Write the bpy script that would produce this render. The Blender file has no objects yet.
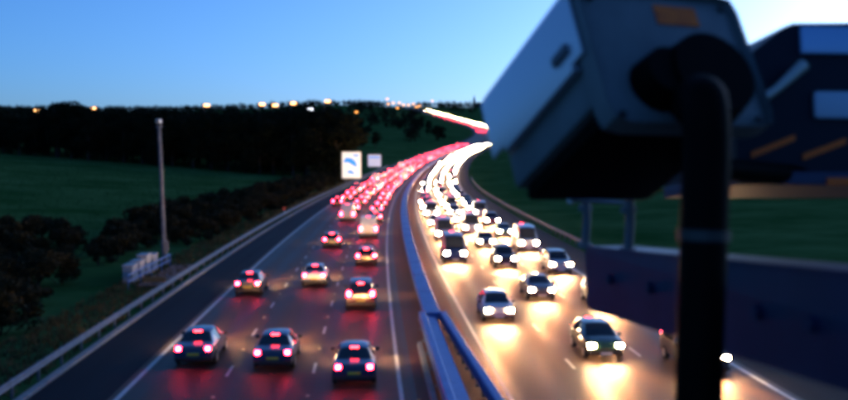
import bpy, bmesh, math, random
from mathutils import Vector, Matrix, noise

# ------------------------------------------------------------------ camera, sky, sun, exposure
SC = bpy.context.scene
COL = SC.collection
F_PX, HORIZ, CAM_H = 968.0, 151.0, 9.54          # focal length and road-plane horizon in photo pixels (848x400)
PITCH = math.atan((200 - HORIZ) / F_PX)
cam_d = bpy.data.cameras.new('camera')
cam = bpy.data.objects.new('camera', cam_d)
COL.objects.link(cam)
cam.location = (0, 0, CAM_H)
cam.rotation_euler = (math.pi / 2 - PITCH, 0, 0)
cam_d.sensor_width = 36.0
cam_d.lens = F_PX / 848 * 36.0
cam_d.clip_start = 0.05
cam_d.clip_end = 20000
cam_d.dof.use_dof = True
cam_d.dof.focus_distance = 70.0
cam_d.dof.aperture_fstop = cam_d.lens / 1000 / 0.010
SC.camera = cam

W = bpy.data.worlds.new('World')
SC.world = W
W.use_nodes = True
nt = W.node_tree
nt.nodes.clear()
SUN_EL, SUN_AZ = 12.0, 40.0                        # low sun veiled, out of frame to the right
wo = nt.nodes.new('ShaderNodeOutputWorld')
bg = nt.nodes.new('ShaderNodeBackground')
sky = nt.nodes.new('ShaderNodeTexSky')
sky.sky_type = 'NISHITA'
sky.sun_disc = False
sky.sun_elevation = math.radians(SUN_EL)
sky.sun_rotation = math.radians(SUN_AZ)
sky.altitude = 100
sky.air_density = 0.75
sky.dust_density = 1.5
sky.ozone_density = 8.2
bg.inputs['Strength'].default_value = 0.15
nt.links.new(sky.outputs[0], bg.inputs[0])
nt.links.new(bg.outputs[0], wo.inputs[0])

sun_d = bpy.data.lights.new('sun', 'SUN')
sun_d.energy = 0.04
sun_d.angle = math.radians(10)
sun_d.color = (1, 0.75, 0.55)
sun = bpy.data.objects.new('sun', sun_d)
COL.objects.link(sun)
az, el = math.radians(SUN_AZ), math.radians(SUN_EL)
sun_dir = Vector((math.sin(az) * math.cos(el), math.cos(az) * math.cos(el), math.sin(el)))
sun.rotation_euler = (-sun_dir).to_track_quat('-Z', 'Y').to_euler()

SC.view_settings.view_transform = 'Standard'
SC.view_settings.look = 'None'
SC.view_settings.gamma = 1.0
SC.view_settings.use_curve_mapping = False
SC.view_settings.exposure = 0.48
SC.render.engine = 'CYCLES'
SC.cycles.use_denoising = True
SC.cycles.filter_width = 4.8                       # soft consumer lens
SC.cycles.max_bounces = 5
SC.cycles.diffuse_bounces = 2
SC.cycles.glossy_bounces = 3
SC.cycles.caustics_reflective = False
SC.cycles.caustics_refractive = False
SC.cycles.sample_clamp_indirect = 4.0

RND = random.Random(11)

# ------------------------------------------------------------------ helpers
def hermite(pts, x):
    if x <= pts[0][0]:
        return pts[0][1] + pts[0][2] * (x - pts[0][0])
    for (x0, y0, m0), (x1, y1, m1) in zip(pts, pts[1:]):
        if x <= x1:
            h = x1 - x0; t = (x - x0) / h
            return ((2*t**3 - 3*t*t + 1) * y0 + (t**3 - 2*t*t + t) * h * m0
                    + (-2*t**3 + 3*t*t) * y1 + (t**3 - t*t) * h * m1)
    return pts[-1][1] + pts[-1][2] * (x - pts[-1][0])

FARC = [(650, 26.1, 0.146), (950, 62, 0.055), (1300, 46, -0.10), (1700, 2, -0.12), (2300, -75, -0.13)]
def C(d):                                          # plan line of the inner edge marking of the outbound carriageway
    if d <= 650:
        return 1.5 - 0.07 * d + 0.000166 * d * d
    return hermite(FARC, d)
ZP = [(0, 0, 0), (210, 0, 0), (400, 3.0, 0.026), (500, 6.0, 0.034), (700, 13.6, 0.046), (1000, 30.2, 0.062),
      (1300, 49.8, 0.068), (1700, 79.0, 0.07), (2200, 110, 0.05), (2600, 118, 0.0), (4000, 95, -0.01)]
def Z(d):
    return 0.0 if d <= 0 else hermite(ZP, d)
def slope(d, e=1.0):
    return (C(d + e) - C(d - e)) / (2 * e), (Z(d + e) - Z(d - e)) / (2 * e)
def at(d, off, z=0.0):                             # point on the road at distance d, off metres right of the reference line
    s, _ = slope(d)
    n = math.sqrt(1 + s * s)
    return Vector((C(d) + off / n, d - off * s / n, Z(d) + z))
def yaw(d):
    return -math.atan(slope(d)[0])
def pix(px, py, depth):                            # a photo pixel at a depth along the view axis
    v = Vector(((px - 424) / F_PX, (200 - py) / F_PX, -1.0)) * depth
    return cam.matrix_basis @ v

def sstep(a, b, x):
    t = max(0.0, min(1.0, (x - a) / (b - a)))
    return t * t * (3 - 2 * t)

def ground_h(off, d):
    z = Z(d)
    a = abs(off - 2.0)
    corridor = sstep(19, 30, a)
    if off < 0:
        lat = max(0.0, -off - 25)
        z += min(lat * 0.075, 14 + lat * 0.008) * (1 - 0.5 * sstep(380, 800, d))
    else:
        z += max(0.0, off - 24) * 0.03 * (1 - sstep(300, 900, d))
    n = noise.noise(Vector((off * 0.02, d * 0.02, 1.7))) * 0.5 + noise.noise(Vector((off * 0.006, d * 0.006, 5.1))) * 1.5
    far = noise.noise(Vector((off * 0.0017 + 3, d * 0.0012, 9.3))) * 8 * sstep(500, 1600, d)
    z += n * corridor * sstep(15, 60, a) + far * sstep(30, 220, a)
    z -= 17 * sstep(60, 420, -off) * sstep(800, 1900, d)
    return z - 0.06

def mesh_from(name, verts, faces, mat=None, smooth=False, uvs=None):
    me = bpy.data.meshes.new(name)
    me.from_pydata([tuple(v) for v in verts], [], faces)
    if uvs:
        ul = me.uv_layers.new(name='UVMap')
        for l in me.loops:
            ul.data[l.index].uv = uvs[l.vertex_index]
    if mat:
        me.materials.append(mat)
    if smooth:
        me.polygons.foreach_set('use_smooth', [True] * len(me.polygons))
    me.update()
    return me

def link(name, me, parent=None, loc=None, rot=None):
    o = bpy.data.objects.new(name, me)
    COL.objects.link(o)
    if parent is not None:
        o.parent = parent
    if loc is not None:
        o.location = loc
    if rot is not None:
        o.rotation_euler = rot
    return o

def tag(o, label=None, cat=None, group=None, kind=None):
    if label: o['label'] = label
    if cat: o['category'] = cat
    if group: o['group'] = group
    if kind: o['kind'] = kind
    return o

class MB:
    """collects simple shapes into one mesh"""
    def __init__(self): self.v, self.f = [], []
    def add(self, vs, fs):
        n = len(self.v); self.v += [Vector(p) for p in vs]; self.f += [tuple(i + n for i in f) for f in fs]; return self
    def box(self, x0, x1, y0, y1, z0, z1, M=None, bev=0.0):
        bm = bmesh.new()
        bmesh.ops.create_cube(bm, size=1.0)
        for v in bm.verts:
            v.co = Vector(((x0 + x1) / 2 + v.co.x * (x1 - x0), (y0 + y1) / 2 + v.co.y * (y1 - y0), (z0 + z1) / 2 + v.co.z * (z1 - z0)))
        if bev:
            bmesh.ops.bevel(bm, geom=bm.edges[:], offset=bev, segments=2, affect='EDGES', profile=0.6)
        bm.verts.index_update()
        vs = [(M @ v.co) if M else v.co.copy() for v in bm.verts]
        fs = [[v.index for v in f.verts] for f in bm.faces]
        bm.free()
        return self.add(vs, fs)
    def tube(self, pts, r, seg=12, cap=True):
        pts = [Vector(p) for p in pts]
        rs = r if isinstance(r, (list, tuple)) else [r] * len(pts)
        vs, fs = [], []
        up = None
        for i, p in enumerate(pts):
            t = (pts[min(i + 1, len(pts) - 1)] - pts[max(i - 1, 0)]).normalized()
            if up is None:
                up = t.orthogonal().normalized()
            up = (up - t * up.dot(t)).normalized()
            b = t.cross(up)
            for k in range(seg):
                a = 2 * math.pi * k / seg
                vs.append(p + (up * math.cos(a) + b * math.sin(a)) * rs[i])
        for i in range(len(pts) - 1):
            for k in range(seg):
                fs.append((i * seg + k, i * seg + (k + 1) % seg, (i + 1) * seg + (k + 1) % seg, (i + 1) * seg + k))
        if cap:
            fs.append(tuple(range(seg))[::-1])
            fs.append(tuple((len(pts) - 1) * seg + k for k in range(seg)))
        return self.add(vs, fs)
    def disc(self, c, n, r0, r1, t, seg=20):
        """a short cylinder with front radius r1"""
        n = Vector(n).normalized(); c = Vector(c)
        return self.tube([c, c + n * t], [r0, r1], seg)
    def sweep(self, rings, closed=True, cap=True):
        """rings: list of lists of points"""
        m = len(rings[0]); vs = [p for r in rings for p in r]; fs = []
        for i in range(len(rings) - 1):
            for k in range(m if closed else m - 1):
                fs.append((i * m + k, i * m + (k + 1) % m, (i + 1) * m + (k + 1) % m, (i + 1) * m + k))
        if cap and closed:
            fs.append(tuple(range(m))[::-1]); fs.append(tuple((len(rings) - 1) * m + k for k in range(m)))
        return self.add(vs, fs)
    def mesh(self, name, mat=None, smooth=None):
        me = mesh_from(name, self.v, self.f, mat)
        bm = bmesh.new(); bm.from_mesh(me); bmesh.ops.recalc_face_normals(bm, faces=bm.faces[:]); bm.to_mesh(me); bm.free()
        if smooth:
            me.polygons.foreach_set('use_smooth', [True] * len(me.polygons))
            me.set_sharp_from_angle(angle=math.radians(smooth))
        return me
    def obj(self, name, mat, parent=None, smooth=None, loc=None, rot=None):
        return link(name, self.mesh(name, mat, smooth), parent, loc, rot)

def empty(name, loc=(0, 0, 0), rot=(0, 0, 0)):
    return link(name, None, None, loc, rot)

# ------------------------------------------------------------------ materials
MATS = {}
def mat(name, col, rough=0.6, metal=0.0, spec=0.5, col2=None, scale=5.0, bump=0.0, bscale=None, emit=None, estr=0.0, coat=0.0, detail=4.0):
    if name in MATS:
        return MATS[name]
    m = bpy.data.materials.new(name); m.use_nodes = True
    t = m.node_tree; b = t.nodes['Principled BSDF']
    b.inputs['Base Color'].default_value = (*col, 1)
    b.inputs['Roughness'].default_value = rough
    b.inputs['Metallic'].default_value = metal
    b.inputs['Specular IOR Level'].default_value = spec
    b.inputs['Coat Weight'].default_value = coat
    b.inputs['Coat Roughness'].default_value = 0.08
    tc = t.nodes.new('ShaderNodeTexCoord')
    if col2:
        n = t.nodes.new('ShaderNodeTexNoise'); n.inputs['Scale'].default_value = scale; n.inputs['Detail'].default_value = detail
        n.inputs['Roughness'].default_value = 0.65
        r = t.nodes.new('ShaderNodeValToRGB')
        r.color_ramp.elements[0].position = 0.32; r.color_ramp.elements[1].position = 0.68
        r.color_ramp.elements[0].color = (*col, 1); r.color_ramp.elements[1].color = (*col2, 1)
        t.links.new(tc.outputs['Object'], n.inputs['Vector']); t.links.new(n.outputs['Fac'], r.inputs[0]); t.links.new(r.outputs[0], b.inputs['Base Color'])
    if bump:
        n2 = t.nodes.new('ShaderNodeTexNoise'); n2.inputs['Scale'].default_value = bscale or scale * 6; n2.inputs['Detail'].default_value = 4
        bp = t.nodes.new('ShaderNodeBump'); bp.inputs['Strength'].default_value = bump
        t.links.new(tc.outputs['Object'], n2.inputs['Vector']); t.links.new(n2.outputs['Fac'], bp.inputs['Height']); t.links.new(bp.outputs[0], b.inputs['Normal'])
    if emit:
        b.inputs['Emission Color'].default_value = (*emit, 1); b.inputs['Emission Strength'].default_value = estr
    MATS[name] = m
    return m

def asphalt(name, base, wear, tracks, rough):
    m = bpy.data.materials.new(name); m.use_nodes = True
    t = m.node_tree; b = t.nodes['Principled BSDF']; L = t.links.new; N = t.nodes.new
    uv = N('ShaderNodeUVMap'); sep = N('ShaderNodeSeparateXYZ'); L(uv.outputs[0], sep.inputs[0])
    # long stains drawn out along the driving direction
    mp = N('ShaderNodeMapping'); mp.inputs['Scale'].default_value = (1.1, 0.03, 1); L(uv.outputs[0], mp.inputs[0])
    n1 = N('ShaderNodeTexNoise'); n1.inputs['Scale'].default_value = 1.0; n1.inputs['Detail'].default_value = 5; L(mp.outputs[0], n1.inputs['Vector'])
    n2 = N('ShaderNodeTexNoise'); n2.inputs['Scale'].default_value = 9.0; n2.inputs['Detail'].default_value = 6; L(uv.outputs[0], n2.inputs['Vector'])
    n3 = N('ShaderNodeTexNoise'); n3.inputs['Scale'].default_value = 55.0; n3.inputs['Detail'].default_value = 3; L(uv.outputs[0], n3.inputs['Vector'])
    fac = N('ShaderNodeMath'); fac.operation = 'MULTIPLY_ADD'; fac.inputs[1].default_value = 0.6; L(n1.outputs['Fac'], fac.inputs[0])
    h = N('ShaderNodeMath'); h.operation = 'MULTIPLY'; h.inputs[1].default_value = 0.4; L(n2.outputs['Fac'], h.inputs[0]); L(h.outputs[0], fac.inputs[2])
    out = fac.outputs[0]
    if tracks:
        # polished wheel tracks, two per 3.65 m lane
        wv = N('ShaderNodeMath'); wv.operation = 'MULTIPLY_ADD'; wv.inputs[1].default_value = 2 * math.pi * 2 / 3.65; wv.inputs[2].default_value = tracks
        L(sep.outputs[0], wv.inputs[0])
        cs = N('ShaderNodeMath'); cs.operation = 'COSINE'; L(wv.outputs[0], cs.inputs[0])
        ad = N('ShaderNodeMath'); ad.operation = 'MULTIPLY_ADD'; ad.inputs[1].default_value = 0.14; L(cs.outputs[0], ad.inputs[0]); L(out, ad.inputs[2])
        out = ad.outputs[0]
    r = N('ShaderNodeValToRGB'); r.color_ramp.elements[0].position = 0.3; r.color_ramp.elements[1].position = 0.72
    r.color_ramp.elements[0].color = (*base, 1); r.color_ramp.elements[1].color = (*wear, 1)
    L(out, r.inputs[0]); L(r.outputs[0], b.inputs['Base Color'])
    rr = N('ShaderNodeMapRange'); rr.inputs['From Min'].default_value = 0.3; rr.inputs['From Max'].default_value = 0.7
    rr.inputs['To Min'].default_value = rough - 0.08; rr.inputs['To Max'].default_value = rough + 0.1
    L(out, rr.inputs['Value']); L(rr.outputs[0], b.inputs['Roughness'])
    bp = N('ShaderNodeBump'); bp.inputs['Strength'].default_value = 0.12; bp.inputs['Distance'].default_value = 0.02
    L(n3.outputs['Fac'], bp.inputs['Height']); L(bp.outputs[0], b.inputs['Normal'])
    b.inputs['Specular IOR Level'].default_value = 0.13 if tracks else 0.05
    return m

M_ASPH = asphalt('asphalt', (0.028, 0.018, 0.013), (0.110, 0.069, 0.048), 1.0, 0.56)
M_SHOULDER = asphalt('asphalt_shoulder', (0.013, 0.012, 0.015), (0.024, 0.022, 0.025), 0, 0.7)
M_MEDIAN = asphalt('median_surface', (0.11, 0.036, 0.018), (0.20, 0.075, 0.040), 0, 0.6)  # red glow of the car lights is put into this base colour
M_PAINT = mat('road_paint', (0.62, 0.61, 0.57), 0.55, col2=(0.42, 0.40, 0.37), scale=3.0)
M_GRASS = mat('field_grass', (0.018, 0.068, 0.016), 0.95, spec=0.0, col2=(0.075, 0.145, 0.048), scale=0.07, bump=0.8, bscale=0.9, detail=12)
M_BLADE = mat('grass_blades', (0.030, 0.034, 0.011), 0.8, spec=0.1, col2=(0.20, 0.125, 0.055), scale=0.6)
M_BLADE2 = mat('field_blades', (0.022, 0.076, 0.018), 0.9, spec=0.0, col2=(0.046, 0.105, 0.032), scale=0.2)
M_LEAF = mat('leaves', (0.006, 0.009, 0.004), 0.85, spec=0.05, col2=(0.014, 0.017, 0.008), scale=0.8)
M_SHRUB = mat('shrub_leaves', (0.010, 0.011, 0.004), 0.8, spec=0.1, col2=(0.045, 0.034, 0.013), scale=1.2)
M_BARK = mat('bark', (0.016, 0.013, 0.010), 0.9, col2=(0.03, 0.024, 0.018), scale=6)
M_STEEL = mat('galvanised_steel', (0.10, 0.105, 0.125), 0.55, metal=0.6, col2=(0.17, 0.175, 0.20), scale=2.5, bump=0.05)
M_BLUESTEEL = mat('barrier_steel', (0.06, 0.13, 0.36), 0.5, metal=0.45, col2=(0.10, 0.19, 0.46), scale=1.5, bump=0.05)
M_CONC = mat('concrete', (0.30, 0.29, 0.28), 0.85, col2=(0.20, 0.19, 0.18), scale=3, bump=0.3)
M_DARK = mat('dark_plastic', (0.012, 0.012, 0.014), 0.45)
M_RUBBER = mat('rubber', (0.015, 0.015, 0.016), 0.75)
M_BLACKHOSE = mat('black_conduit', (0.0012, 0.0012, 0.0015), 0.6, spec=0.05)
M_GLASS = mat('car_glass', (0.012, 0.015, 0.018), 0.06, spec=0.8)
M_RIM = mat('alloy', (0.5, 0.5, 0.52), 0.3, metal=0.9)
M_PLATE_Y = mat('plate_yellow', (0.70, 0.50, 0.05), 0.5)
M_PLATE_W = mat('plate_white', (0.75, 0.75, 0.72), 0.5)
M_TAIL = mat('tail_lamp', (0.5, 0.01, 0.02), 0.3, emit=(1.0, 0.022, 0.055), estr=95.0)
M_BRAKE = mat('brake_lamp', (0.5, 0.01, 0.02), 0.3, emit=(1.0, 0.03, 0.04), estr=34.0)
M_HEAD = mat('head_lamp', (0.8, 0.8, 0.75), 0.2, emit=(1.0, 0.62, 0.30), estr=1100.0)
M_SODIUM = mat('sodium_lamp', (0.8, 0.6, 0.3), 0.3, emit=(1.0, 0.45, 0.14), estr=7.0)
M_SODIUM2 = mat('far_sodium_lamp', (0.8, 0.5, 0.2), 0.3, emit=(1.0, 0.36, 0.06), estr=4.5)
M_WHITELAMP = mat('white_lamp', (0.8, 0.8, 0.8), 0.3, emit=(0.85, 0.9, 1.0), estr=6.0)

# ------------------------------------------------------------------ ground, roads, markings
def frange_geo(a, b, step, grow):
    out = [a]
    while out[-1] < b:
        out.append(out[-1] + step); step *= grow
    return out
ds = frange_geo(-60, 9000, 5.0, 1.022)
offs = sorted(set([-(x) for x in frange_geo(14.9, 4000, 2.2, 1.09)] + [0.0, 6.0, 12.0] + frange_geo(18.9, 4000, 2.2, 1.10)))
gv, gf = [], []
for d in ds:
    for o in offs:
        if abs(o - 2) < 320:
            p = at(d, o) if d < 900 else Vector((C(d) + o, d, 0))
            x, y = p.x, p.y
        else:
            x, y = C(d) * max(0, 1 - (abs(o) - 320) / 500) + o, d
        gv.append((x, y, ground_h(o, d)))
no = len(offs)
for i in range(len(ds) - 1):
    for j in range(no - 1):
        gf.append((i * no + j, i * no + j + 1, (i + 1) * no + j + 1, (i + 1) * no + j))
tag(link('ground', mesh_from('ground', gv, gf, M_GRASS, True)), 'dark green field and verge rising away from the motorway', 'ground', kind='structure')

rd = frange_geo(-40, 2250, 3.0, 1.012)
def strip(name, o0, o1, m, z=0.0, n=2, dd=None, label=None, cat=None, uv=True):
    dd = dd or rd
    vs, fs, uvs = [], [], []
    for d in dd:
        for k in range(n):
            o = o0 + (o1 - o0) * k / (n - 1)
            vs.append(at(d, o, z)); uvs.append((o, d))
    for i in range(len(dd) - 1):
        for k in range(n - 1):
            fs.append((i * n + k, i * n + k + 1, (i + 1) * n + k + 1, (i + 1) * n + k))
    o = link(name, mesh_from(name, vs, fs, m, True, uvs))
    if label:
        tag(o, label, cat, kind='structure')
    return o
LANE = 3.65
road_l = strip('road', -3 * LANE - 0.35, 0.6, M_ASPH, label='three lane asphalt carriageway carrying the red tail lights', cat='road', n=6)
strip('hard_shoulder', -14.4, -3 * LANE - 0.35, M_SHOULDER, label='dark asphalt hard shoulder beside the guardrail', cat='hard shoulder')
strip('median_strip', 0.6, 3.7, M_MEDIAN, label='paved strip under the central barrier, coloured with the red glow of the car lights', cat='median')
road_r = strip('road', 3.7, 15.4, M_ASPH, label='three lane asphalt carriageway carrying the white headlights', cat='road', n=6)
strip('hard_shoulder', 15.4, 18.6, M_SHOULDER, label='dark asphalt hard shoulder beyond the headlights', cat='hard shoulder')
# concrete drainage kerb along the near verge
kb = MB()
kb.sweep([[at(d, -14.4, -0.03), at(d, -14.4, 0.10), at(d, -14.46, 0.12), at(d, -14.72, 0.12), at(d, -14.75, -0.08)] for d in rd if d < 700], closed=False, cap=False)
tag(kb.obj('kerb', M_CONC), 'pale concrete kerb between hard shoulder and grass verge', 'kerb', kind='structure')

def line(o0, w, parent, d0=-30, d1=2200):
    dd = [d for d in rd if d0 <= d <= d1]
    o = strip('edge_line', o0 - w / 2, o0 + w / 2, M_PAINT, 0.004, dd=dd)
    o.parent = parent
line(-3 * LANE, 0.2, road_l); line(0.0, 0.16, road_l)
RL = [4.2, 7.75, 11.35, 15.0]
line(RL[0], 0.16, road_r); line(RL[3], 0.2, road_r)
dash_me = mesh_from('lane_dash', [(-.06, -1, 0), (.06, -1, 0), (.06, 1, 0), (-.06, 1, 0)], [(0, 1, 2, 3)], M_PAINT)
def dashes(off, parent, d0):
    d = d0
    while d < 330:
        link('lane_dash', dash_me, parent, at(d, off, 0.004), (math.atan(slope(d)[1]), 0, yaw(d)))
        d += 9.0
    mb = MB()
    while d < 1800:
        mb.add([at(d - 1, off - .06, .006), at(d - 1, off + .06, .006), at(d + 1, off + .06, .006), at(d + 1, off - .06, .006)], [(0, 1, 2, 3)])
        d += 9.0
    tag(mb.obj('distant_lane_dashes', M_PAINT, parent), kind='stuff')
dashes(-2 * LANE, road_l, 33.0 - 9 * 3); dashes(-LANE, road_l, 33.4 - 9 * 3)
dashes(RL[1], road_r, 33.6 - 27); dashes(RL[2], road_r, 36.0 - 27)
M_STUD = mat('road_stud', (0.55, 0.42, 0.18), 0.3)
stud = MB()
for off, ph in ((-2 * LANE, 4.5), (-LANE, 4.5)):
    d = 33 - 27 + ph
    while d < 260:
        p = at(d, off, 0); stud.box(p.x - .06, p.x + .06, p.y - .09, p.y + .09, p.z - .01, p.z + .022); d += 9.0
tag(stud.obj('road_studs', M_STUD, road_l), kind='stuff')

# ------------------------------------------------------------------ barriers
def guardrail(label, off, d0, d1, face):
    root = empty('guardrail', at(d0, off)); inv = Matrix.Translation(-root.location)
    tag(root, label, 'guardrail')
    prof = [(0, .44), (.05, .47), (.08, .52), (.05, .56), (.0, .60), (.05, .64), (.08, .69), (.05, .73), (0, .76)]
    prof = [(a * face, z) for a, z in prof] + [(a * face - .012 * face, z) for a, z in reversed(prof)]
    d = d0
    while d < d1:
        e = d + 6.0
        mb = MB(); mb.sweep([[inv @ at(q, off + a, z) for a, z in prof] for q in (d, (d + e) / 2, e + .12)])
        mb.obj('rail', M_STEEL, root, 40)
        d = e
    post = MB(); post.box(-.05, .05, -.04, .04, -.3, .74).box(-.08, .08, -.008, .008, .5, .7); pm = post.mesh('post', M_STEEL)
    d = d0 + 1.0
    while d < d1:
        link('post', pm, root, inv @ at(d, off - .09 * face), (0, 0, yaw(d))); d += 3.0
    return root
guardrail('long galvanised steel guardrail along the hard shoulder below the shrubs', -15.0, 28, 400, 1)
guardrail('steel guardrail along the outer verge beyond the headlights', 19.2, 28, 300, -1)

# median barrier: one broad box beam, splitting into two arms at its near end
def beam_mesh(name, pr, d0, d1, inv, step=4.0):
    n = max(2, int((d1 - d0) / step) + 1)
    mb = MB()
    rings = []
    for i in range(n):
        d = d0 + (d1 - d0) * i / (n - 1)
        rings.append([inv @ at(d, o, z) for o, z in pr(d)])
    mb.sweep(rings)
    return mb.mesh(name, M_BLUESTEEL, 30)
root = empty('median_barrier', at(52, 2.15)); inv = Matrix.Translation(-root.location)
tag(root, 'blue-grey steel box beam barrier between the two carriageways', 'barrier')
def pr_far(d):
    return [(1.68, .52), (1.68, .78), (1.74, .82), (2.56, .82), (2.62, .78), (2.62, .52), (2.52, .50), (1.78, .50)]
d = 52.0
while d < 700:
    e = d + (8.0 if d < 300 else 40.0)
    link('beam', beam_mesh('beam', pr_far, d, e - .02, inv), root)
    cl = MB(); q = inv @ at(e - .01, 2.15, .83)
    if d < 200:
        cl.box(q.x - .46, q.x + .46, q.y - .12, q.y + .12, q.z - .02, q.z + .012); cl.obj('joint_plate', M_BLUESTEEL, root)
    d = e
pm = MB().box(-.06, .06, -.05, .05, -.3, .52).box(-.3, .3, -.04, .04, .40, .5).mesh('post', M_STEEL)
d = 53.0
while d < 400:
    link('post', pm, root, inv @ at(d, 2.15), (0, 0, yaw(d))); d += 4.0

root = empty('median_barrier', at(40, 2.0)); inv = Matrix.Translation(-root.location)
tag(root, 'widened near end of the blue barrier split into two arms with a dark gap', 'barrier')
def spread(d): return (51.6 - d) / 17.6 * 0.56
link('beam', beam_mesh('beam', lambda d: [(1.42, .44), (1.42, .86), (1.47, .90), (1.72, .90), (1.77, .86), (1.77, .44)], 12, 51.6, inv), root)
link('inner_panel', beam_mesh('inner_panel', lambda d: [(1.78, .40), (1.78, .74), (2.28 + .1 * spread(d), .66), (2.28 + .1 * spread(d), .38)], 12, 51.5, inv), root)
link('beam', beam_mesh('beam', lambda d: [(2.54 + spread(d), .44), (2.54 + spread(d), .86), (2.59 + spread(d), .90), (2.83 + spread(d), .90), (2.88 + spread(d), .86), (2.88 + spread(d), .44)], 12, 51.6, inv), root)
q = inv @ at(51.8, 2.15, 0)
MB().box(q.x - .75, q.x + .75, q.y - .16, q.y + .16, .42, .87, bev=.02).obj('end_plate', M_BLUESTEEL, root)
d = 13.0
while d < 51:
    link('post', pm, root, inv @ at(d, 1.6), (0, 0, yaw(d)))
    link('post', pm, root, inv @ at(d, 2.7 + spread(d)), (0, 0, yaw(d))); d += 3.0
# low concrete plinth under the left arm
root = tag(empty('barrier_plinth', at(34, 1.2)), 'low pale concrete plinth at the foot of the split barrier', 'plinth')
inv = Matrix.Translation(-root.location)
d = 14.0
while d < 47:
    mb = MB(); mb.sweep([[inv @ at(q, o, z) for o, z in ((1.08, -.02), (1.12, .2), (1.3, .22), (1.32, -.02))] for q in (d, d + 1.5, d + 2.97)])
    mb.obj('kerb_block', M_CONC, root); d += 3.0
# amber reflector
p = at(36.2, 0.62)
root = tag(empty('marker_stud', p), 'small amber reflector on the ground beside the split barrier', 'reflector')
MB().box(-.09, .09, -.05, .05, 0, .05, bev=.015).obj('base', M_DARK, root)
MB().box(-.07, .07, -.045, .045, .05, .13, bev=.02).obj('reflector', mat('amber', (0.9, 0.35, 0.03), 0.25), root)

# ------------------------------------------------------------------ vehicles
# station: (y, bottom z, half width, shoulder z, top z, half width of top)
SHELLS = {
 'hatchback': dict(st=[(-2.03, .40, .74, .60, .63, .60), (-2.0, .27, .82, .86, .90, .72), (-1.93, .25, .85, .93, .97, .74), (-1.62, .22, .87, .95, 1.41, .57),
        (-1.30, .2, .88, .95, 1.46, .59), (-.28, .2, .88, .94, 1.49, .60), (-.16, .2, .88, .94, 1.49, .60), (.22, .2, .88, .93, 1.46, .59),
        (.98, .2, .88, .92, .97, .72), (1.55, .22, .86, .82, .88, .68), (1.88, .25, .80, .68, .73, .62), (2.02, .34, .70, .55, .58, .54)],
        rear=(2, 3), front=(7, 8), side=[(4, 5), (6, 7)], wb=(-1.25, 1.28), tail=(-1.99, .76, .96), ty=.78, head=(1.83, .62, .74)),
 'saloon': dict(st=[(-2.30, .42, .74, .62, .65, .60), (-2.26, .28, .83, .90, .96, .72), (-1.62, .24, .87, .96, 1.03, .74), (-.98, .22, .88, .95, 1.38, .57),
        (-.85, .2, .89, .95, 1.41, .58), (-.12, .2, .89, .94, 1.43, .59), (0.0, .2, .89, .94, 1.43, .59), (.35, .2, .89, .93, 1.41, .58),
        (1.15, .2, .89, .92, .97, .72), (1.75, .22, .87, .80, .87, .70), (2.12, .25, .81, .68, .73, .64), (2.28, .34, .72, .55, .58, .55)],
        rear=(2, 3), front=(7, 8), side=[(4, 5), (6, 7)], wb=(-1.38, 1.42), tail=(-2.25, .74, .92), ty=.74, head=(2.07, .62, .74)),
 'estate': dict(st=[(-2.32, .42, .76, .64, .67, .62), (-2.29, .28, .85, .95, 1.0, .74), (-2.24, .26, .87, 1.0, 1.05, .76), (-2.0, .24, .90, 1.03, 1.60, .62),
        (-1.80, .24, .91, 1.03, 1.66, .64), (-.30, .24, .91, 1.02, 1.70, .65), (-.16, .24, .91, 1.02, 1.70, .65), (.28, .24, .91, 1.01, 1.66, .64),
        (1.05, .24, .91, 1.0, 1.06, .76), (1.75, .26, .89, .92, .99, .72), (2.12, .28, .84, .78, .84, .66), (2.28, .36, .74, .6, .64, .58)],
        rear=(2, 3), front=(7, 8), side=[(4, 5), (6, 7)], wb=(-1.4, 1.42), tail=(-2.28, .84, 1.12), ty=.80, head=(2.06, .70, .84)),
 'van': dict(st=[(-2.62, .42, .86, 1.15, 1.18, .82), (-2.60, .32, .95, 1.2, 2.2, .76), (-2.52, .3, .97, 1.25, 2.32, .78), (-2.4, .28, .98, 1.26, 2.36, .79),
        (-1.2, .28, .98, 1.26, 2.38, .80), (.25, .28, .98, 1.24, 2.38, .80), (.55, .28, .98, 1.22, 2.36, .79), (1.05, .28, .98, 1.2, 2.24, .76),
        (1.85, .28, .97, 1.12, 1.2, .82), (2.3, .3, .94, .98, 1.06, .76), (2.52, .32, .90, .80, .86, .74), (2.62, .38, .82, .62, .66, .66)],
        rear=None, front=(7, 8), side=[(6, 7)], wb=(-1.65, 1.75), tail=(-2.61, .85, 1.25), ty=.93, head=(2.44, .78, .96)),
}
def section(st):
    y, zb, w, zs, zr, wr = st
    r = [(0, zb), (w * .80, zb), (w * .96, zb + .10), (w, zb + (zs - zb) * .6), (w * .965, zs), (wr, zr - .05 * (1 if zr - zs > .2 else .3)), (wr * .72, zr - .004), (0, zr + .012)]
    pts = [Vector((x, y, z)) for x, z in r]
    return pts + [Vector((-p.x, p.y, p.z)) for p in reversed(pts[1:-1])]
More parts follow.
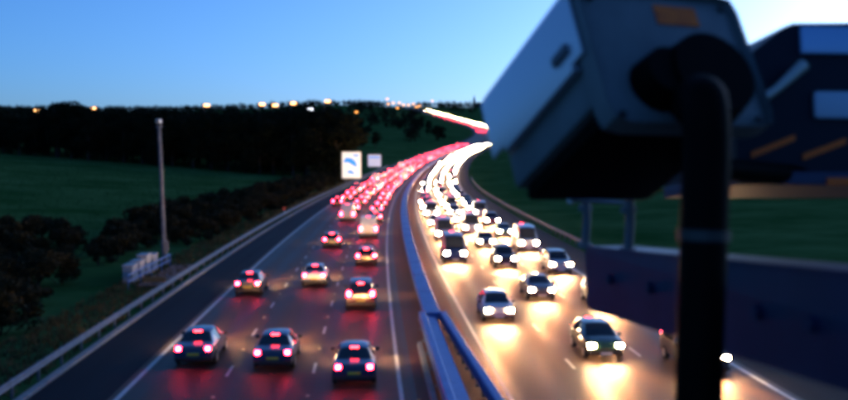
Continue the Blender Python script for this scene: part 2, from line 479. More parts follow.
def shell_meshes(kind):
    s = SHELLS[kind]; st = s['st']; rings = [section(a) for a in st]; m = len(rings[0])
    V = [p for r in rings for p in r]
    groups = {'body': [], 'windscreen': [], 'rear_window': [], 'side_window': [], 'side_window_b': [], 'side_window_c': [], 'side_window_d': []}
    side = s['side']
    for i in range(len(st) - 1):
        for k in range(m):
            f = (i * m + k, i * m + (k + 1) % m, (i + 1) * m + (k + 1) % m, (i + 1) * m + k)
            top = k in (5, 6, 7, 8); sd = k in (4, 9)
            g = 'body'
            if top and s['front'] == (i, i + 1): g = 'windscreen'
            elif top and s['rear'] == (i, i + 1): g = 'rear_window'
            elif sd and (i, i + 1) in side:
                n = side.index((i, i + 1)) * 2 + (0 if k == 4 else 1)
                g = ['side_window', 'side_window_b', 'side_window_c', 'side_window_d'][n]
            elif sd and s['front'] == (i, i + 1): g = 'windscreen' if False else 'body'
            groups[g].append(f)
    groups['body'].append(tuple(range(m))[::-1]); groups['body'].append(tuple((len(st) - 1) * m + k for k in range(m)))
    out = {}
    for g, fs in groups.items():
        if not fs: continue
        used = sorted({i for f in fs for i in f}); mp = {i: n for n, i in enumerate(used)}
        mb = MB(); mb.add([V[i] for i in used], [tuple(mp[i] for i in f) for f in fs])
        if g == 'body':
            # arches
            pass
        out[g] = (mb.v, mb.f)
    return out
def part_mesh(name, vf, m, smooth=38):
    mb = MB(); mb.add(*vf); return mb.mesh(name, m, smooth)

COLOURS = {'black': (.012, .012, .014), 'silver': (.42, .43, .45), 'dark blue': (.02, .035, .10), 'dark red': (.16, .012, .015), 'grey': (.10, .105, .115), 'white': (.62, .62, .60), 'green': (.02, .06, .035)}
PAINT = {k: mat('paint_' + k.replace(' ', '_'), v, 0.28, metal=0.35 if k in ('silver', 'grey', 'dark blue') else 0.0, coat=0.6) for k, v in COLOURS.items()}
tyre_me = MB().tube([(-.10, 0, 0), (-.085, 0, 0), (.085, 0, 0), (.10, 0, 0)], [.27, .31, .31, .27], 18).mesh('tyre', M_RUBBER, 35)
rim_me = MB().tube([(-.108, 0, 0), (.108, 0, 0)], .19, 14).mesh('rim', M_RIM, 35)
ARCH = {}
KIT = {}
for kind in SHELLS:
    s = SHELLS[kind]; g = shell_meshes(kind); kit = {'bodies': {}, 'parts': []}
    for cname in COLOURS:
        kit['bodies'][cname] = part_mesh('body', g['body'], PAINT[cname])
    for gname in ('windscreen', 'rear_window', 'side_window', 'side_window_b', 'side_window_c', 'side_window_d'):
        if gname in g:
            # lift the pane a few millimetres off the shell
            c = sum(g[gname][0], Vector()) / len(g[gname][0])
            kit['parts'].append((gname[:11] if gname.startswith('side') else gname, part_mesh(gname, g[gname], M_GLASS), 1))
    ty, (tyy, tz0, tz1) = s['ty'], s['tail']; hy, hz0, hz1 = s['head']
    w = s['st'][5][2]
    for sx in (-1, 1):
        kit['parts'].append(('tail_light', MB().box(min(sx * (ty - .20), sx * ty), max(sx * (ty - .20), sx * ty), tyy - .035, tyy + .12, tz0, tz1, bev=.02).mesh('tail_light', M_TAIL, 40), 2))
        hx = s['st'][-2][2] * .97
        kit['parts'].append(('headlight', MB().box(min(sx * (hx - .30), sx * hx), max(sx * (hx - .30), sx * hx), hy - .1, hy + .12, hz0, hz1, bev=.025).mesh('headlight', M_HEAD, 40), 2))
        kit['parts'].append(('wing_mirror', MB().box(min(sx * (w - .02), sx * (w + .17)), max(sx * (w - .02), sx * (w + .17)), s['st'][7][0] + .28, s['st'][7][0] + .40, s['st'][7][3] - .02, s['st'][7][3] + .14, bev=.03).mesh('wing_mirror', M_DARK, 40), 1))
    y0, y1 = s['st'][0][0], s['st'][-1][0]
    kit['parts'].append(('bumper', MB().box(-w * .93, w * .93, y0 - .05, y0 + .25, .30, .50, bev=.05).mesh('bumper', M_DARK, 40), 1))
    kit['parts'].append(('bumper', MB().box(-w * .88, w * .88, y1 - .25, y1 + .03, .26, .44, bev=.05).mesh('bumper', M_DARK, 40), 1))
    pz = .52 if kind != 'van' else .56
    kit['parts'].append(('number_plate', MB().box(-.26, .26, y0 - .03, y0 + .02, pz + .02, pz + .13).mesh('number_plate', M_PLATE_Y), 1))
    kit['parts'].append(('number_plate', MB().box(-.26, .26, y1 - .02, y1 + .045, .31, .42).mesh('number_plate', M_PLATE_W), 1))
    rz = s['st'][3][4]; ry = s['st'][3][0]
    kit['parts'].append(('brake_light', MB().box(-.17, .17, ry - .03, ry + .06, rz - .035, rz + .015).mesh('brake_light', M_BRAKE), 1))
    KIT[kind] = kit
beam_d = bpy.data.lights.new('headlight_beam', 'SPOT')
beam_d.energy = 3800; beam_d.spot_size = math.radians(66); beam_d.spot_blend = 0.7; beam_d.shadow_soft_size = 0.25; beam_d.color = (1.0, 0.38, 0.13)

def vehicle(kind, colour, d, off, towards, detail, label, group, cat):
    z0 = 0.0
    s, g = slope(d)
    root = empty({'hatchback': 'hatchback_car', 'saloon': 'saloon_car', 'estate': 'estate_car', 'van': 'delivery_van'}[kind], at(d, off, .004))
    th = yaw(d) + (math.pi if towards else 0)
    root.rotation_euler = (math.atan(g) * (-1 if towards else 1), 0, th)
    tag(root, label, cat, group)
    kit = KIT[kind]
    link('body', kit['bodies'][colour], root)
    for name, me, lvl in kit['parts']:
        if detail >= 2 or lvl == 2 or name in ('windscreen', 'rear_window', 'side_window') or (detail == 1 and name == 'brake_light'):
            link(name, me, root)
    if detail >= 2:
        sp = SHELLS[kind]; w = sp['st'][5][2]
        for wy in sp['wb']:
            for sx in (-1, 1):
                wh = link('wheel', tyre_me, root, (sx * (w - .085), wy, .31))
                link('rim', rim_me, wh)
    if d < 420:
        l = link('headlight_beam', beam_d, root)
        l.location = (0, SHELLS[kind]['head'][0] + .35, .72)
        l.rotation_euler = (math.radians(90 - 26), 0, 0)
    return root

ORD = ['first', 'second', 'third', 'fourth', 'fifth', 'sixth', 'seventh', 'eighth', 'ninth', 'tenth', 'eleventh', 'twelfth']
KINDWORD = {'hatchback': 'hatchback', 'saloon': 'saloon car', 'estate': 'estate car', 'van': 'van'}
lanes = [ # offset, towards, lane words, near positions
 (-3.5 * LANE + LANE, False, 'shoulder lane', [45, 66, 168, 186, 203]),
 (-1.5 * LANE, False, 'middle lane', [44, 70, 97, 133, 152]),
 (-0.5 * LANE, False, 'barrier lane', [41, 60, 82, 108, 130, 149]),
 (6.0, True, 'barrier lane', [55, 84, 104, 122, 138]),
 (9.55, True, 'middle lane', [45, 63, 80, 96, 112, 127, 141]),
 (13.2, True, 'shoulder lane', [42, 60, 76, 93, 108, 124, 139]),
]
count = {}
for li, (off, tw, words, near) in enumerate(lanes):
    pos = list(near); d = pos[-1]
    while d < 690:
        d += ((11.0 if tw else 13.0) + RND.random() * (4 if tw else 6)) if d < 400 else (17 + RND.random() * 9); pos.append(d)
    if tw:
        d = 960 + RND.random() * 10
        while d < 1760:
            pos.append(d); d += 24 + RND.random() * 16
    else:
        d = 960 + RND.random() * 10
        while d < 1500:
            pos.append(d); d += 34 + RND.random() * 30
    for i, d in enumerate(pos):
        kind = RND.choices(['hatchback', 'saloon', 'estate', 'van'], [5, 4, 3, 2 if d > 70 else 0])[0]
        colour = RND.choice(list(COLOURS))
        if kind == 'van': colour = RND.choice(['white', 'silver', 'white', 'dark blue'])
        lamp = 'white headlights' if tw else 'red tail lights'
        if d < 215 and i < 12:
            side = 'coming' if tw else 'leaving'
            label = f"{colour} {KINDWORD[kind]} with {lamp}, {ORD[i]} in the {words} from barrier end"
            grp = f'vehicles showing {lamp}'
            det = 2
        elif d < 700:
            label = f'{colour} {KINDWORD[kind]} with {lamp} far along the {words} before the bend'
            grp = f'far {colour} {kind}s with {lamp} in the {words}'
            det = 1 if d < 330 else 0
        else:
            label = f'tiny {colour} {KINDWORD[kind]} with {lamp}, {words} of the distant hill road'
            grp = f'tiny {colour} {kind}s with {lamp} on the hill in the {words}'
            det = 0
        vehicle(kind, colour, d, off + RND.uniform(-.25, .25), tw, det, label, grp, 'van' if kind == 'van' else 'car')

# ------------------------------------------------------------------ vegetation
def leaf_cloud(n, centres, leaf, rnd):
    mb = MB(); vs, fs = [], []
    for _ in range(n):
        c, r, sq = rnd.choice(centres)
        u = Vector((rnd.gauss(0, 1), rnd.gauss(0, 1), rnd.gauss(0, 1))).normalized() * r * (rnd.random() ** 0.4)
        p = Vector(c) + Vector((u.x, u.y, u.z * sq))
        a = Vector((rnd.gauss(0, 1), rnd.gauss(0, 1), rnd.gauss(0, .7))).normalized(); b = a.orthogonal().normalized()
        b = (b * math.cos(rnd.random() * 6) + a.cross(b) * math.sin(rnd.random() * 6)).normalized()
        l = leaf * rnd.uniform(.6, 1.4)
        k = len(vs)
        vs += [p - a * l, p + b * l * .5, p + a * l, p - b * l * .5 + a.cross(b) * l * .3]
        fs.append((k, k + 1, k + 2, k + 3))
    return vs, fs
def tree_kit(seed, h, spread_, n, leaf):
    r = random.Random(seed)
    tr = MB()
    tr.tube([(0, 0, -.4), (.05, 0, h * .15), (r.uniform(-.3, .3), r.uniform(-.3, .3), h * .45), (r.uniform(-.4, .4), r.uniform(-.4, .4), h * .85)], [h * .028, h * .022, h * .014, h * .004], 7)
    cs = []
    for i in range(11):
        z = h * r.uniform(.12, .88); a = r.random() * 6.28
        R = spread_ * (1 - abs(z / h - .5) * .9) * r.uniform(.4, .9)
        p = Vector((math.cos(a) * R, math.sin(a) * R, z))
        tr.tube([(0, 0, z * .7), p * .5 + Vector((0, 0, z * .42)), p], [h * .009, h * .006, h * .002], 5)
        cs.append((p, h * r.uniform(.11, .20), r.uniform(.6, .9)))
    cs += [((0, 0, h * .62), h * .24, .9), ((0, 0, h * .84), h * .13, 1.1), ((0, 0, h * .36), h * .22, .8)]
    vs, fs = leaf_cloud(n, cs, leaf, r)
    return tr.mesh('trunk', M_BARK), mesh_from('crown', vs, fs, M_LEAF)
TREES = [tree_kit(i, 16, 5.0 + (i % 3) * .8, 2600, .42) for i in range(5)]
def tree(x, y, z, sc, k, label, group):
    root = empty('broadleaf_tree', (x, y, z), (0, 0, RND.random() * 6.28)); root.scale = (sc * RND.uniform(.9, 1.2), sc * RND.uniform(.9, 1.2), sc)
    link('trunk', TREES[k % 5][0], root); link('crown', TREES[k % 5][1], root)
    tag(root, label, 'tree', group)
def gz(x, y):
    return ground_h(x - C(y), y)
TOPS = [(0, 112), (25, 117), (45, 112), (60, 102), (75, 101), (88, 106), (105, 116), (120, 110), (160, 108), (200, 111), (250, 109), (300, 111), (330, 106), (350, 108), (375, 124), (400, 132)]
def top_at(px):
    for (a, b), (c, e) in zip(TOPS, TOPS[1:]):
        if a <= px <= c: return b + (e - b) * (px - a) / (c - a)
    return 112
k = 0
for row, (dd, st) in enumerate(((304, 17), (316, 15), (332, 13), (352, 13))):
    px = -30 + row * 5
    while px < 342 + row * 2:
        d = dd + RND.uniform(-5, 5)
        X = (px - 424) / F_PX * d
        g = gz(X, d)
        want = CAM_H + (HORIZ - (top_at(px) + RND.uniform(-1.5, 4) + (6 if row == 0 else 0))) * d / F_PX
        tree(X, d, g, max(.35, (want - g) / 16.0), k, f"dark leafy tree in the {['front row', 'second row', 'third row', 'back row'][row]} of the belt beyond the green field", f"tree belt beyond the field, {['front', 'second', 'third', 'back'][row]} row"); k += 1
        px += st * RND.uniform(.75, 1.3)
# trees on the far ridge and along the hill road
k = 0
for i in range(70):
    d = RND.choice([620, 800, 1000, 1300]) * RND.uniform(.95, 1.05)
    px = RND.uniform(345, 540)
    X = (px - 424) / F_PX * d
    if abs(X - C(d) - 2) < 34: continue
    if abs(px - 385) < 22 and RND.random() < .7: continue
    tree(X, d, gz(X, d), RND.uniform(.35, .75), k, f"small dark tree {'left' if X < C(d) else 'right'} of the road {'low' if d < 720 else 'midway' if d < 1100 else 'high'} on the distant hillside".replace('left of', 'on the tail light side of').replace('right of', 'on the headlight side of'), f"trees on the distant hill {'a' if X < C(d) else 'b'}{'low' if d < 720 else 'mid' if d < 1100 else 'high'}"); k += 1
def far_wood(name, n, place, label, leaves):
    cs = []
    for _ in range(n):
        X, d = place()
        if abs(X - C(d) - 2) < 40: continue
        r_ = RND.uniform(3.5, 6.5); cs.append(((X, d, gz(X, d) + r_ * .9 + RND.uniform(0, 3)), r_, 1.1))
    vs, fs = leaf_cloud(leaves, cs, 1.3, RND)
    tag(link(name, mesh_from(name, vs, fs, M_LEAF)), label, 'wood', kind='stuff')
def ridge():
    d = RND.uniform(1950, 2450); return (RND.uniform(-60, 640) - 424) / F_PX * d, d
far_wood('ridge_wood', 700, ridge, 'dark wood covering the skyline ridge', 42000)
def hillside():
    d = RND.uniform(480, 1900); px = RND.uniform(-40, 560)
    if noise.noise(Vector((px * .022, d * .004, 2.2))) < -.05: px = RND.uniform(-40, 330)
    return (px - 424) / F_PX * d, d
far_wood('hillside_wood', 1700, hillside, 'dark patchy wood over the far hillside', 80000)

def shrub_kit(seed):
    r = random.Random(seed); cs = []; tr = MB()
    for i in range(7):
        a = r.random() * 6.28; R = r.uniform(.3, 1.0); p = Vector((math.cos(a) * R, math.sin(a) * R, r.uniform(.6, 1.7)))
        tr.tube([(math.cos(a) * .1, math.sin(a) * .1, -.1), p * .55, p], [.035, .025, .008], 5); cs.append((p, r.uniform(.35, .7), .8))
    vs, fs = leaf_cloud(1500, cs, .11, r)
    return tr.mesh('stem', M_BARK), mesh_from('foliage', vs, fs, M_SHRUB)
SHRUBS = [shrub_kit(40 + i) for i in range(5)]
d = 26.0
while d < 340:
    for row in range(6 if d < 100 else 4):
        off = -19.5 - row * 3.0 + RND.uniform(-1.0, 1.0) - (1.5 if d < 90 else 0)
        if 62 < d < 96 and off > -23.4: continue
        q = d + RND.uniform(-1.6, 1.6); p = at(q, off)
        z = ground_h(off, q)
        root = empty('roadside_shrub', (p.x, p.y, z), (0, 0, RND.random() * 6.28)); s_ = RND.uniform(.7, 1.35) * (1 + .08 * row)
        root.scale = (s_ * 1.15, s_ * 1.15, s_)
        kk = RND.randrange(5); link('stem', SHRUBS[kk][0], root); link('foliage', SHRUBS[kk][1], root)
        last = (5 if d < 100 else 3)
        rowname = 'front row by verge grass' if row == 0 else 'back row by the field' if row == last else 'middle row'
        where = 'short of the mast' if q < 80 else 'between mast and white sign' if q < 255 else 'past the white sign'
        size = 'low' if s_ < .95 else 'tall' if s_ > 1.25 else 'middling'
        tag(root, f'{size} dark olive shrub in the {rowname}, {where}', 'shrub', f'roadside shrubs, {rowname}, {where}')
    d += 4.2 if d < 200 else 7.0
# grass blades
def blades(name, n, place, h, m, label):
    vs, fs = [], []
    for _ in range(n):
        p = place()
        for b in range(3):
            a = RND.random() * 6.28; w = .035 * h / .3; hh = h * RND.uniform(.5, 1.3); lean = Vector((RND.gauss(0, .25), RND.gauss(0, .25), 1)) * hh
            o = p + Vector((RND.gauss(0, .08), RND.gauss(0, .08), -.02)); s_ = Vector((math.cos(a), math.sin(a), 0)) * w; k = len(vs)
            vs += [o - s_, o + s_, o + lean]; fs.append((k, k + 1, k + 2))
    o = link(name, mesh_from(name, vs, fs, m)); tag(o, label, 'grass', kind='stuff')
def verge():
    d = 26 + 300 * RND.random() ** 1.6; off = RND.uniform(-19.5, -15.2); p = at(d, off); p.z = ground_h(off, d); return p
blades('verge_grass', 9000, verge, .32, M_BLADE, 'dry brownish grass along the verge behind the guardrail')
def field():
    d = 55 + 240 * RND.random(); off = -26 - 130 * RND.random(); p = at(d, off); p.z = ground_h(off, d); return p
blades('field_grass', 14000, field, .35, M_BLADE2, 'green grass tufts across the sloping field')

# ------------------------------------------------------------------ roadside furniture
def lamp_column(px, py, d, label, group, lampmat, H=None, s=1.0):
    X = (px - 424) / F_PX * d
    z = CAM_H + (HORIZ - py) * d / F_PX
    g = gz(X, d)
    H = z - g
    root = empty('street_lamp', (X, d, g))
    tag(root, label, 'street lamp', group)
    MB().tube([(0, 0, -.3), (0, 0, 1.2), (0, 0, 1.25), (0, 0, H * .97)], [.14, .14, .09, .06], 8).obj('column', M_STEEL, root)
    MB().tube([(0, 0, H * .96), (.25, -.3, H), (.7 * s, -.7 * s, H + .05)], [.05, .045, .04], 6).obj('arm', M_STEEL, root)
    MB().box(.2 * s, 1.2 * s, -1.3 * s, -.5 * s, H + .02 * s, H + .14 * s, bev=.04).obj('lamp_housing', M_STEEL, root)
    MB().box(.25 * s, 1.15 * s, -1.25 * s, -.55 * s, H - .30 * s, H + .015 * s, bev=.06).obj('lamp_lens', lampmat, root)
for (px, py) in ((37, 110), (92, 108), (205, 105), (260, 104), (273, 105), (291, 103), (325, 101)):
    lamp_column(px, py, 430, 'amber street lamp rising above the dark tree belt', 'amber lamps above the tree belt', M_SODIUM, s=2.2)
lamp_column(308, 109, 430, 'white street lamp rising above the dark tree belt', None, M_WHITELAMP, s=2.0)
for (px, py, d) in ((386, 99, 1500), (387, 104, 1480), (392, 103, 1520), (398, 103, 1500), (402, 105, 1450), (407, 105, 1500), (412, 104, 1550), (415, 107, 1480), (396, 108, 1440), (418, 106, 1600), (431, 101, 1900), (355, 112, 1300)):
    lamp_column(px, py, d, 'orange sodium lamp in the cluster by the distant hill road', 'orange lamps on the distant hill', M_SODIUM2, s=3.4)

# camera mast beside the hard shoulder
p = at(83, -8.0 - 3 * LANE); p.z = ground_h(-8.0 - 3 * LANE, 83)
root = tag(empty('camera_mast', p, (0, math.radians(-1.6), 0)), 'tall thin grey mast with a small camera on top beside the shrubs', 'mast')
MB().tube([(0, 0, -.3), (0, 0, 2.0), (0, 0, 2.05), (0, 0, 11.6)], [.24, .24, .17, .13], 14).obj('column', M_STEEL, root, 40)
MB().box(-.3, .3, -.3, .3, -.1, .06, bev=.02).obj('base_plate', M_CONC, root)
MB().tube([(0, 0, 11.6), (0, 0, 11.75)], [.26, .26], 14).obj('top_plate', M_STEEL, root, 40)
ch = MB().box(-.16, .16, -.45, .35, 11.95, 12.28, bev=.04, M=Matrix.Rotation(math.radians(0), 4, 'Z')).obj('camera_housing', mat('pale_housing', (.6, .62, .62), .4), root, 40)
MB().tube([(0, 0, 11.75), (0, 0, 11.97)], .1, 10).obj('bracket', M_DARK, root)
MB().disc((0, -.45, 12.11), (0, -1, 0), .12, .12, .03).obj('lens', M_GLASS, ch)
MB().box(.14, .34, -.12, .12, 1.1, 1.9, bev=.02).obj('junction_box', M_STEEL, root)

# maintenance bay at the foot of the mast
def at_g(d, off, z=0):
    p = at(d, off); p.z = ground_h(off, d) + z; return p
M_CAB = mat('cabinet_grey', (.34, .33, .34), .5, col2=(.26, .25, .26), scale=2)
p = at_g(75, -18.6); rz = yaw(75)
for i, (dd, hh) in enumerate(((71.5, 1.25), (73.6, 1.3), (75.7, 1.55), (77.8, 1.35))):
    p = at_g(dd, -18.9)
    root = tag(empty('roadside_cabinet', p, (0, 0, yaw(dd))), ['grey roadside cabinet at the near end of the row below the mast', 'grey roadside cabinet next to the near end of the row below the mast', 'tallest grey roadside cabinet in the row below the mast', 'grey roadside cabinet at the far end of the row below the mast'][i], 'cabinet', 'cabinets below the mast')
    b = MB().box(-.35, .35, -.8, .8, .08, hh, bev=.03).obj('body', M_CAB, root, 40)
    MB().box(-.42, .42, -.87, .87, hh, hh + .07, bev=.02).obj('roof', M_CAB, root, 40)
    MB().box(-.4, .4, -.85, .85, -.2, .08).obj('plinth', M_CONC, root)
    for y in (-.4, .4):
        dr = MB().box(.352, .372, y - .37, y + .37, .16, hh - .06, bev=.006).obj('door', M_CAB, root)
        MB().box(.373, .40, y + .24, y + .27, hh * .45, hh * .6).obj('handle', M_DARK, dr)
root = tag(empty('paved_bay', at_g(75, -16.9)), 'reddish block paved bay in front of the grey cabinets', 'paving')
inv = Matrix.Translation(-root.location)
M_BLOCK = mat('red_block', (.24, .10, .075), .8, col2=(.32, .15, .11), scale=4, bump=.2)
for i in range(14):
    for j in range(4):
        d0 = 69.0 + i * .9; o0 = -17.9 + j * .55 + .01
        MB().add([inv @ at_g(q, o, z) for q, o, z in ((d0, o0, -.1), (d0 + .87, o0, -.1), (d0 + .87, o0 + .52, -.1), (d0, o0 + .52, -.1), (d0, o0, .09), (d0 + .87, o0, .09), (d0 + .87, o0 + .52, .09), (d0, o0 + .52, .09))],
                 [(0, 3, 2, 1), (4, 5, 6, 7), (0, 1, 5, 4), (1, 2, 6, 5), (2, 3, 7, 6), (3, 0, 4, 7)]).obj('paving_block', M_BLOCK, root)
root = tag(empty('handrail', at_g(75, -17.95)), 'blue-grey tubular handrail between the cabinets and the paved bay', 'handrail')
inv = Matrix.Translation(-root.location)
for z in (.55, 1.0):
    MB().tube([inv @ at_g(q, -18.05, z) for q in (67.5, 70, 73, 76, 79, 81)], .045, 8).obj('rail', M_BLUESTEEL, root, 40)
for q in (67.6, 71, 74.4, 77.8, 80.9):
    MB().tube([inv @ at_g(q, -18.05, -.1), inv @ at_g(q, -18.05, 1.03)], .04, 8).obj('post', M_BLUESTEEL, root, 40)
root = tag(empty('marker_board', at_g(68.2, -16.4), (0, 0, yaw(68))), 'small orange marker board on posts at the near end of the paved bay', 'marker board')
MB().box(-.75, .75, -.03, .03, .45, .8, bev=.01).obj('board', mat('orange_board', (.75, .16, .03), .5), root)
for sx in (-.55, .55):
    MB().tube([(sx, .05, -.2), (sx, .05, .78)], .03, 8).obj('post', M_STEEL, root)

# road signs
M_SIGNW = mat('sign_white', (.5, .5, .5), .6, emit=(1.0, .94, .86), estr=.55)  # sign faces emit in place of the lamplight falling on them
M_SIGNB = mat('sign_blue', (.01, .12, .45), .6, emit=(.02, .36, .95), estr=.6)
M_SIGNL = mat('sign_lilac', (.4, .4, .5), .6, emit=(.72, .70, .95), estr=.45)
def ribbon(pts, w, y, t=.03):
    mb = MB()
    rings = []
    for i, (x, z) in enumerate(pts):
        a = Vector(pts[max(i - 1, 0)]); b = Vector(pts[min(i + 1, len(pts) - 1)]); n = (b - a).normalized(); n = Vector((-n.y, n.x))
        ww = w[i] if isinstance(w, (list, tuple)) else w
        rings.append([(x + n.x * ww, y, z + n.y * ww), (x - n.x * ww, y, z - n.y * ww), (x - n.x * ww, y - t, z - n.y * ww), (x + n.x * ww, y - t, z + n.y * ww)])
    mb.sweep(rings); return mb
def sign_root(px, py_bottom, d, name, label):
    X = (px - 424) / F_PX * d; g = gz(X, d)
    return tag(empty(name, (X, d, g), (0, 0, math.radians(2))), label, 'road sign'), CAM_H + (HORIZ - py_bottom) * d / F_PX - g
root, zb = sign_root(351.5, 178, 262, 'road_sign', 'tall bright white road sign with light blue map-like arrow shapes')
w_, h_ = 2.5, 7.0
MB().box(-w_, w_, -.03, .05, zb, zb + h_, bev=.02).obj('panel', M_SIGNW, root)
fr = MB()
for a in ((-w_ - .1, -w_, zb - .1, zb + h_ + .1), (w_, w_ + .1, zb - .1, zb + h_ + .1)):
    fr.box(a[0], a[1], -.05, .06, a[2], a[3])
fr.box(-w_, w_, -.05, .06, zb - .1, zb).box(-w_, w_, -.05, .06, zb + h_, zb + h_ + .1)
fr.obj('frame', mat('sign_edge', (.75, .55, .35), .5), root)
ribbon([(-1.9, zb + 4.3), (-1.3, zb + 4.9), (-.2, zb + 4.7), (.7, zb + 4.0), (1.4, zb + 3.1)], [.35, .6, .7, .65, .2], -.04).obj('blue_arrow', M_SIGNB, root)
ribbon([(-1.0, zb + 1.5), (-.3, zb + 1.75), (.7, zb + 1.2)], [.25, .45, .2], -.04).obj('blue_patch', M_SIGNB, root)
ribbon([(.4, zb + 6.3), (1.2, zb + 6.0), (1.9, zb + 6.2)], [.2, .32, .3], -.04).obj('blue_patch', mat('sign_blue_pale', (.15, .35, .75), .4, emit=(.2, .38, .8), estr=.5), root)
for sx in (-1.5, 1.5):
    MB().tube([(sx, .15, -.4), (sx, .15, zb + h_ - .3)], .12, 10).obj('post', M_STEEL, root)
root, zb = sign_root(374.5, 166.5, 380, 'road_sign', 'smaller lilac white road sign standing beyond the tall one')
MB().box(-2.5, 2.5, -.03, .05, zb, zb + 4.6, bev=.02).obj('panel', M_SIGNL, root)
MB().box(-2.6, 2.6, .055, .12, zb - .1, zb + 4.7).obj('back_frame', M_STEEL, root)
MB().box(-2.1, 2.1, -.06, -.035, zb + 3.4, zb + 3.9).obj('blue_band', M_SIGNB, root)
for sx in (-1.5, 1.5):
    MB().tube([(sx, .22, -.4), (sx, .22, zb + 4.4)], .12, 10).obj('post', M_STEEL, root)
# little red reflector post on the verge
p = at_g(146, -15.9)
root = tag(empty('marker_post', p), 'slim verge marker post with an orange red reflector', 'marker post')
MB().box(-.06, .06, -.03, .03, -.2, 1.0, bev=.01).obj('post', mat('post_white', (.6, .6, .58), .6), root)
MB().box(-.2, .2, -.06, -.032, .7, 1.15).obj('reflector', mat('red_reflector', (.9, .15, .06), .3), root)

# church with a spire on the skyline
d = 2300; X = (474 - 424) / F_PX * d; g = gz(X, d)
root = tag(empty('church', (X, d, g)), 'church with a pointed spire standing on the skyline', 'church')
M_STONE = mat('dark_stone', (.16, .15, .14), .9, col2=(.22, .2, .18), scale=.5)
MB().box(-3.5, 3.5, -3.5, 3.5, -4, 15).obj('tower', M_STONE, root)
MB().add([(-3.5, -3.5, 15), (3.5, -3.5, 15), (3.5, 3.5, 15), (-3.5, 3.5, 15), (0, 0, 32)], [(0, 1, 4), (1, 2, 4), (2, 3, 4), (3, 0, 4)]).obj('spire', M_STONE, root)
MB().box(3.5, 22, -5, 5, -4, 7).obj('nave', M_STONE, root)
MB().add([(3.5, -5.3, 7), (22, -5.3, 7), (22, 5.3, 7), (3.5, 5.3, 7), (3.5, 0, 12), (22, 0, 12)], [(0, 1, 5, 4), (2, 3, 4, 5), (1, 2, 5), (3, 0, 4)]).obj('roof', M_STONE, root)
for y in (5, 11):
    MB().box(-.8, .8, -3.56, -3.5, y, y + 2.6).obj('window', M_GLASS, root)

# ------------------------------------------------------------------ cameras on the gantry in the foreground
M_SHIELD = mat('sunshield_paint', (.50, .51, .58), .28, metal=0.45, coat=0.3)
M_HOUSE = mat('housing_grey', (.15, .16, .165), .55, col2=(.11, .12, .125), scale=14)
M_NAVY = mat('navy_steel', (.014, .018, .06), .5, metal=.1, col2=(.024, .03, .085), scale=6, bump=.15)
M_NAVY2 = mat('navy_housing', (.003, .006, .018), .5, spec=.2)
M_LABEL = mat('orange_label', (1.0, .15, .0), .6, col2=(.62, .07, .0), scale=32)
cm = cam.matrix_basis.to_3x3()
def camdir(x, y, z):                                # x right, y up, z forward in view space -> world
    return (cm @ Vector((x, y, -z))).normalized()
D1 = 1.4
A = camdir(-.405, -.525, 1.0)
R = A.cross(camdir(0, 1, 0)).normalized()
U = R.cross(A).normalized()
O = pix(582, 52, D1)
Mh = Matrix(((R.x, A.x, U.x, O.x), (R.y, A.y, U.y, O.y), (R.z, A.z, U.z, O.z), (0, 0, 0, 1)))
WD, LN, HS = .30, .325, .125                      # shield width, length, height
def hobj(mb, name, m, parent, smooth=35):
    return mb.obj(name, m, parent, smooth)
root = empty('traffic_camera'); root.matrix_world = Mh
tag(root, 'pale grey camera housing with sunshield and orange label aimed down the motorway', 'camera')
sh = MB()
t = .004
prof = [(0, 0), (0, HS - .02), (.006, HS - .006), (.02, HS), (WD - .02, HS), (WD - .006, HS - .006), (WD, HS - .02), (WD, 0)]
inner = [(min(max(x, t), WD - t), z - (t if z > .05 else 0)) for x, z in prof]
ring = prof + inner[::-1]
sh.sweep([[(x, s, z) for x, z in ring] for s in (0.0, LN)])
hobj(sh, 'sunshield', M_SHIELD, root)
hb = hobj(MB().box(.016, WD - .016, .012, LN - .022, -.072, HS - .02, bev=.012), 'housing', M_HOUSE, root)
hobj(MB().box(.03, WD - .03, LN - .022, LN - .004, -.062, HS - .03, bev=.006), 'front_bezel', M_DARK, root)
hobj(MB().box(.05, WD - .05, LN - .0039, LN - .001, -.045, HS - .045), 'front_window', M_GLASS, root)
hobj(MB().box(.006, WD - .004, -.012, .012, -.125, HS - .012, bev=.03), 'rear_plate', M_HOUSE, root)
for x in (.03, WD - .03):
    for z in (HS - .035, -.11):
        hobj(MB().disc((x, -.012, z), (0, -1, 0), .006, .005, .004, 10), 'screw', M_DARK, root)
lx = .140
hobj(MB().box(lx, lx + .076, -.0145, -.0122, .052, .086), 'label_plate', M_LABEL, root)
hobj(MB().box(-.002, .012, .03, LN - .05, -.012, .0), 'drip_edge', M_SHIELD, root)
# clip on the side of the shield
hobj(MB().box(-.006, -.0005, .03, .075, .02, .036, bev=.002), 'side_clip', M_STEEL, root)
# cable entries
hobj(MB().disc((.172, -.012, -.062), (0, -1, 0), .074, .066, .05, 24), 'gland', M_BLACKHOSE, root)
hobj(MB().disc((.100, -.012, -.060), (0, -1, 0), .044, .038, .045, 20), 'gland', M_BLACKHOSE, root)
# mount under the housing
hobj(MB().box(.03, WD - .03, .03, LN - .03, -.098, -.072, bev=.01), 'mount_cradle', M_BLACKHOSE, root)

